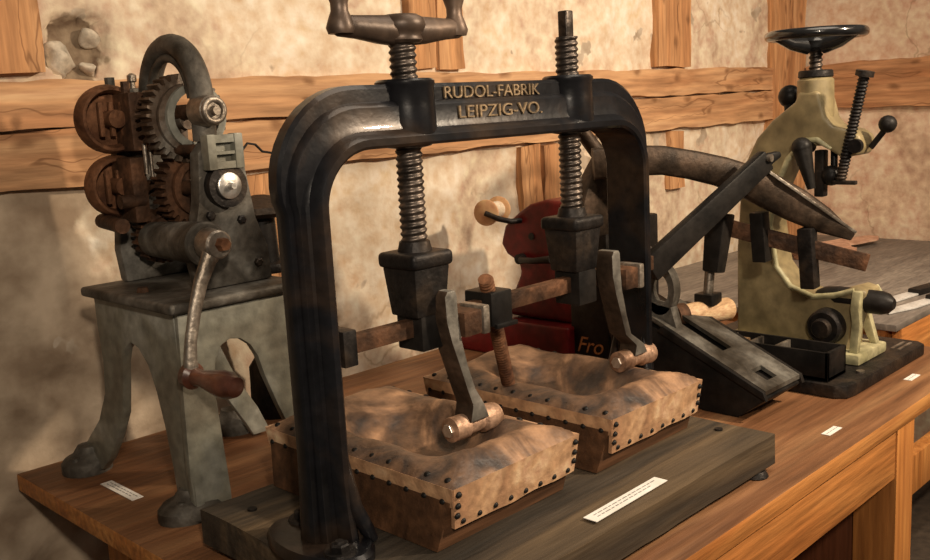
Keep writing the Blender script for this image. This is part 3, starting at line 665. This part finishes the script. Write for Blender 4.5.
part('lever_edge', 'steel', k, lambda b: b.bar((2.93,1.50,.742),(3.15,1.30,.522), .014, .010, bev=.002))
part('lever_tail', 'rust_dark', k, lambda b: b.tube([(2.56,1.86,.78),(2.54,1.90,.84),(2.51,1.93,.90),(2.48,1.95,.96),(2.46,1.96,1.0)], [.03,.026,.024,.022,.018], 12))
part('sector_plate', 'rust_dark', k, lambda b: b.prism([(2.42,.56),(2.60,.56),(2.66,.66),(2.65,.77),(2.60,.83),(2.54,.82),(2.48,.76),(2.44,.68)], 'xz', 1.875, 1.92, .01), 'brown curved plate')
part('diagonal_bar', 'black', k, lambda b: (b.bar((2.42,1.625,.485),(2.86,1.47,.785), .036, .085, bev=.008, h1=.07), b.bar((2.84,1.475,.778),(2.905,1.45,.80), .03, .05, bev=.01, h1=.02)), 'straight black bar rising to the right')
part('bar_pivot', 'steel', k, lambda b: b.cyl((2.85,1.458,.79),(2.85,1.445,.79), .012))
part('cross_rail', 'rust', k, lambda b: b.bar((2.95,1.65,.545),(3.12,1.245,.428), .016, .058, bev=.003), 'rusty flat rail')
part('rail_clamp', 'iron', k, lambda b: b.bar((3.045,1.42,.545),(3.055,1.41,.34), .05, .05, (0,1,0), .006))
part('rail_clamp', 'black', k, lambda b: b.bar((2.985,1.56,.60),(2.99,1.55,.43), .05, .05, (0,1,0), .006))
part('stem_head', 'black', k, lambda b: b.bar((2.915,1.665,.60),(2.885,1.675,.40), .075, .075, (0,1,0), .008, .055, .06))
part('stem', 'steel', k, lambda b: b.cyl((2.905,1.70,.41),(2.89,1.70,.31), .017))
part('stem_nut', 'black', k, lambda b: b.box(2.855,2.925,1.665,1.735,.283,.325,.006))
part('wooden_roller', 'lightwood', k, lambda b: b.lathe([(.03,0),(.036,.006),(.04,.05),(.04,.19),(.034,.2)], (2.79,1.74,.258), (1,-.42,-.0), 26), 'pale turned wooden roller')
part('roller_collar', 'rust', k, lambda b: b.lathe([(.03,0),(.044,.004),(.044,.045),(.036,.05)], (2.755,1.755,.258), (1,-.42,0), 26))
part('roller_bracket', 'black', k, lambda b: (b.box(2.70,2.76,1.74,1.80,.10,.30,.005), b.box(2.84,2.90,1.74,1.80,.0,.215,.005)))
part('chain_loop', 'steel', k, lambda b: (b.torus((2.80,1.92,.44),(1,.4,.3),.06,.008,28,8), b.torus((2.83,1.93,.36),(1,-.3,.2),.05,.008,28,8)))

# ------------------------------------------------------------------ compartment box
cb = thing('compartment_tray', 'long black tray with dividers in front of the green machine', 'tray', (3.04, 1.6, .05))
def tray(b):
    x0, x1, y0, y1, z0, z1 = 2.975, 3.115, 1.31, 1.97, .047, .145
    b.box(x0, x1, y0, y1, z0, z0+.012)
    b.box(x0, x0+.012, y0, y1, z0, z1, .002); b.box(x1-.012, x1, y0, y1, z0, z1, .002)
    b.box(x0, x1, y0, y0+.012, z0, z1, .002); b.box(x0, x1, y1-.012, y1, z0, z1, .002)
part('tray_box', 'black', cb, tray)
for y in (1.50, 1.60, 1.70, 1.82):
    part('divider', 'steel', cb, lambda b: b.box(2.988, 3.102, y, y+.012, .06, .140, .002))
part('wood_block', 'lightwood', cb, lambda b: b.box(3.00, 3.06, 1.63, 1.67, .06, .140, .004), 'pale wooden block')

# ------------------------------------------------------------------ green hand press
m = thing('hand_press', 'olive green hand press with a black handwheel on top, right side', 'machine', (3.33, 1.6, 0))
def bp(b):
    b.prism([(2.955,1.28),(2.98,1.245),(3.03,1.238),(3.64,1.238),(3.67,1.27),(3.67,2.0),(2.955,2.0)], 'xy', .001, .045, .006)
part('base_plate', 'iron', m, bp, 'dark iron base plate')
for y in (1.28, 1.305): part('base_slot', 'steel', m, lambda b: b.box(3.50,3.62,y-.005,y+.005,.0452,.049))
part('plate_screw', 'steel', m, lambda b: b.cyl((3.15,1.275,.0452),(3.15,1.275,.052), .014))
def cframe(b):
    out = [(1.80,.07),(1.80,.25),(1.80,.42),(1.788,.60),(1.765,.74),(1.72,.83),(1.66,.893),(1.575,.955),(1.56,.99),(1.49,.99),(1.465,.90),(1.44,.868),(1.375,.853),(1.345,.835),(1.335,.80),(1.352,.768),(1.404,.758),(1.44,.78),(1.49,.81),(1.53,.81),(1.595,.745),(1.64,.645),(1.66,.516),(1.636,.37),(1.58,.30),(1.50,.272),(1.42,.285),(1.35,.31),(1.31,.30),(1.31,.25),(1.36,.20),(1.37,.07)]
    b.prism(out, 'yz', 3.27, 3.40, .014, 3)
part('body', 'olive', m, cframe, 'olive green C-shaped casting')
inn = [(1.44,.79),(1.49,.822),(1.53,.822),(1.598,.755),(1.645,.648),(1.667,.516),(1.642,.362),(1.585,.292),(1.50,.262),(1.42,.275),(1.35,.30)]
part('throat_rim', 'lit_green', m, lambda b: b.tube([(3.272, y, z) for y, z in inn], [.006]+[.011]*9+[.008], 10), 'green rim round the throat, coloured paler as if lit')  # pale colour stands for the light caught on the throat edge
part('column', 'olive', m, lambda b: b.cyl((3.335,1.528,.80),(3.335,1.528,1.037), .066, .062, 32, .01))
part('column_collar', 'iron', m, lambda b: b.cyl((3.335,1.528,1.036),(3.335,1.528,1.062), .060, .058, 28, .004))
part('spindle', 'screw', m, lambda b: b.thread((3.335,1.528,1.055),(3.335,1.528,1.15), .024, .018), None, 60)
WC = Vector((3.335,1.528,1.185))
def wheel(b):
    b.torus(WC, (0,0,1), .156, .018, 56, 14)
    b.lathe([(.030,0),(.045,.012),(.048,.035),(.034,.055),(.02,.06)], WC-Vector((0,0,.058)), (0,0,1), 28)
    for k_ in range(3):
        a = k_*2*PI/3+.4; b.tube([WC+Vector((r_*math.cos(a), r_*math.sin(a), z_)) for r_, z_ in ((.03,-.04),(.09,-.03),(.153,-.002))], [.030,.022,.015], 10)
part('handwheel', 'blackgloss', m, wheel, 'shiny black handwheel')
part('knob', 'black', m, lambda b: (b.ball((3.40,1.655,.975), .042), b.cyl((3.37,1.64,.90),(3.40,1.66,.97), .018)))
part('threaded_rod', 'iron', m, lambda b: (b.thread((3.27,1.405,.685),(3.27,1.33,1.035), .019, .012), b.cyl((3.27,1.331,1.03),(3.27,1.327,1.048), .030), b.box(3.26,3.28,1.35,1.43,.668,.682,.003)), None, 60)
part('lug_bolt', 'iron', m, lambda b: b.cyl((3.272,1.352,.80),(3.25,1.352,.80), .024))
part('ball_lever', 'black', m, lambda b: (b.cyl((3.335,1.33,.79),(3.335,1.275,.86), .010), b.ball((3.335,1.275,.868), .030)))
part('lower_knob', 'black', m, lambda b: (b.ball((3.31,1.455,.695), .036, 16), b.cyl((3.32,1.45,.70),(3.33,1.455,.78), .012)))
part('punch', 'black', m, lambda b: (b.cyl((3.225,1.525,.80),(3.225,1.488,.655), .034, .014, 18), b.ball((3.225,1.525,.80), .035), b.cyl((3.225,1.525,.80),(3.29,1.525,.80), .024)))
part('ram', 'iron', m, lambda b: b.box(3.29,3.33,1.475,1.51,.62,.785,.006))
part('jaw_hub', 'iron', m, lambda b: (b.cyl((3.275,1.44,.165),(3.22,1.44,.165), .066, .062, 28, .008), b.cyl((3.22,1.44,.165),(3.195,1.44,.165), .036, .034, 20, .004)))
def gf(b):
    b.box(3.21, 3.46, 1.305, 1.85, .046, .085, .012)
    b.prism([(1.32,.085),(1.345,.085),(1.40,.20),(1.37,.27),(1.33,.30),(1.31,.27),(1.35,.19)], 'yz', 3.40, 3.43, .005)
    b.prism([(3.23,.085),(3.255,.085),(3.275,.17),(3.34,.24),(3.40,.27),(3.40,.30),(3.25,.30),(3.235,.24),(3.25,.19)], 'xz', 1.32, 1.35, .005)
part('ribbed_foot', 'lit_green', m, gf, 'green ribbed foot, coloured paler as if lit')  # lit front faces of the foot painted in as a paler green
part('paddle_handle', 'black', m, lambda b: b.tube([(3.31,1.50,.262),(3.31,1.47,.262),(3.31,1.42,.26),(3.31,1.27,.257),(3.31,1.245,.257),(3.31,1.228,.257)], [.02,.035,.042,.042,.034,.018], 16), 'rounded black handle')

# ------------------------------------------------------------------ leather scraps and blades on the side table
random.seed(3)
scr = [(5.35,2.45,.30,.09,.2,'rust-brown leather scrap at the back of the grey table, underneath the others'),(5.6,2.35,.26,.07,-.3,'pinkish leather strip lying on the brown scrap on the grey table'),(5.2,2.25,.20,.07,.5,'small pink leather offcut nearest the lever machine on the grey table'),(3.48,2.33,.20,.10,.2,'pinkish leather piece on the iron slabs behind the lever machine')]
for i, (x, y, a, c, rot, lab) in enumerate(scr):
    n = 26; b = MB(); R1 = []; R2 = []
    bm = b.bm; lo = []; hi = []
    for q in range(n):
        t_ = q*2*PI/n; rr = 1+.35*noise.noise(Vector((math.cos(t_)*2, math.sin(t_)*2, i*5)))
        u, v = math.cos(t_)*a*rr, math.sin(t_)*c*rr*1.3
        X = x+u*math.cos(rot)-v*math.sin(rot); Y = y+u*math.sin(rot)+v*math.cos(rot)
        z = (.064+i*.024 if i < 3 else .073)+.010*max(0, noise.noise(Vector((u*9, v*9, i+2))))
        lo.append(Vector((X,Y,z))); hi.append(Vector((X,Y,z+.010)))
    cl = Vector((x,y,.064+i*.024 if i < 3 else .073)); chh = cl+Vector((0,0,.012))
    b.rings([[cl+(p-cl)*.02 for p in lo], [cl+(p-cl)*.6 for p in lo], lo, hi, [chh+(p-chh)*.6 for p in hi], [chh+(p-chh)*.02 for p in hi]])
    tag(b.build('leather_scrap', 'scrap' if i else 'rust_red'), lab, 'leather scrap', 'leather scraps left on the tables')
for i, (x0_, x1_, y0_, y1_, z0_, lab) in enumerate([(3.27,3.70,2.15,2.50,.001,'dark iron slab lying on the bench behind the lever machine, lower of two'),(3.31,3.64,2.20,2.46,.0365,'smaller dark iron slab on top of the other, behind the lever machine')]):
    b = MB(); b.box(x0_, x1_, y0_, y1_, z0_, z0_+.034, .005); tag(b.build('iron_slab', 'iron' if i == 0 else 'rust_dark'), lab, 'iron slab', 'iron slabs behind the lever machine')
def blade(x, y, lab, z):
    t = thing('knife', lab, 'knife', (x, y, .063), 'knives on the grey table')
    part('blade', 'blade', t, lambda b: b.prism([(x,y),(x+.16,y-.05),(x+.36,y-.075),(x+.36,y-.02),(x+.05,y+.035)], 'xy', z, z+.008, .002), 'bright pointed blade')
    part('handle', 'black', t, lambda b: b.bar((x+.34,y-.05,z+.012),(x+.58,y-.09,z+.012), .06, .03, bev=.01))
blade(4.06, 1.60, 'bright-bladed knife farther back at the right edge of the grey table', .0645)
blade(3.96, 1.49, 'bright-bladed knife nearer the front at the right edge of the grey table', .0645)

# ------------------------------------------------------------------ paper labels
def label(cx, cy, L, Wd, rot, z, lab, lines=2):
    t = thing('paper_label', lab, 'label', (cx, cy, z), 'white paper labels laid by the exhibits')
    c_, s_ = math.cos(rot), math.sin(rot)
    def quad(b, u0, u1, v0, v1, za, zb):
        P = [(cx+u*c_-v*s_, cy+u*s_+v*c_) for u, v in ((u0,v0),(u1,v0),(u1,v1),(u0,v1))]
        b.prism(P, 'xy', za, zb)
    part('paper', 'paper', t, lambda b: quad(b, -L/2, L/2, -Wd/2, Wd/2, z+.0006, z+.0022))
    def pr(b):
        random.seed(int(cx*100))
        for k_ in range(lines):
            v = Wd*(.18-.3*k_) if lines > 1 else 0; u = -L*.42
            while u < L*(.40-.1*k_):
                w = random.uniform(.008, .02); quad(b, u, u+w, v-Wd*.045, v+Wd*.045, z+.0023, z+.0027); u += w+.005
    part('printed_text', 'ink', t, pr)
label(1.695, 1.208, .285, .036, .02, .1055, 'long white paper label on the dark board of the screw press')
label(1.10, 2.49, .19, .034, -PI/2, .0, 'white paper label on the bench beneath the gear machine, left')
label(2.662, 1.158, .085, .026, 0, .0, 'small white paper label on the bench right of the dark board', 1)
label(3.331, 1.17, .085, .026, 0, .0, 'small white paper label before the green hand press base', 1)

# ------------------------------------------------------------------ odds and ends under the table
t = thing('iron_bracket', 'grey iron bracket on the floor under the workbench', 'bracket', (3.4, 2.0, FZ))
part('plate', 'greydark', t, lambda b: b.box(3.1, 3.7, 1.7, 2.1, FZ, FZ+.06, .01))
part('upright', 'greydark', t, lambda b: b.prism([(3.2,FZ+.06),(3.6,FZ+.06),(3.5,FZ+.45),(3.35,FZ+.5)], 'xz', 1.85, 1.92, .01))

# ------------------------------------------------------------------ camera
yaw, pitch, roll = math.radians(45.1), math.radians(10.207), math.radians(-3.091)
fv = Vector((math.cos(pitch)*math.sin(yaw), math.cos(pitch)*math.cos(yaw), -math.sin(pitch)))
rv = Vector((math.cos(yaw), -math.sin(yaw), 0)); uv = rv.cross(fv)
c_, s_ = math.cos(roll), math.sin(roll); rv, uv = c_*rv+s_*uv, -s_*rv+c_*uv
cam = bpy.data.cameras.new('camera'); co = bpy.data.objects.new('camera', cam); C.objects.link(co)
co.matrix_world = Matrix.Translation(W((0,0,1))) @ Matrix((rv, uv, -fv)).transposed().to_4x4()
cam.sensor_fit = 'HORIZONTAL'; cam.sensor_width = 36; cam.lens = 959.6/930*36; cam.clip_start = .05
bpy.context.scene.camera = co

# ------------------------------------------------------------------ light
def lamp(name, loc, target, energy, col, size, spread=None, kind='AREA', angle=90, blend=.6):
    l = bpy.data.lights.new(name, kind); l.energy = energy; l.color = col
    if kind == 'AREA': l.shape = 'DISK'; l.size = size
    else:
        l.shadow_soft_size = size
        if kind == 'SPOT': l.spot_size = math.radians(angle); l.spot_blend = blend
    o = bpy.data.objects.new(name, l); C.objects.link(o); o.location = W(loc)
    o.rotation_euler = (W(target)-W(loc)).to_track_quat('-Z', 'Y').to_euler()
    return o
lamp('key_spot', (3.3,-.55,2.1), (2.8,2.2,.5), 98, (1,.80,.58), .05, kind='SPOT', angle=120)
lamp('left_spot', (-.1,-.5,1.7), (2.7,2.9,.75), 56, (1,.84,.66), .05, kind='SPOT', angle=80, blend=1)
lamp('corner_fill', (4.2,.2,2.3), (5.5,2.6,.6), 26, (1,.80,.62), .05, kind='SPOT', angle=110)  # fill lamp added to brighten the right wall
lamp('ceiling_glow', (2.5,.8,3.0), (2.5,1.9,0), 10, (1,.85,.68), 1.2)
w = bpy.data.worlds.new('world'); bpy.context.scene.world = w; w.use_nodes = True
w.node_tree.nodes['Background'].inputs[0].default_value = (1,.86,.70,1); w.node_tree.nodes['Background'].inputs[1].default_value = .06
sc = bpy.context.scene
sc.view_settings.view_transform = 'Standard'; sc.view_settings.look = 'None'; sc.view_settings.gamma = 1; sc.view_settings.exposure = .5
for o in list(bpy.data.objects):
    if '_o' in o.keys(): del o['_o']
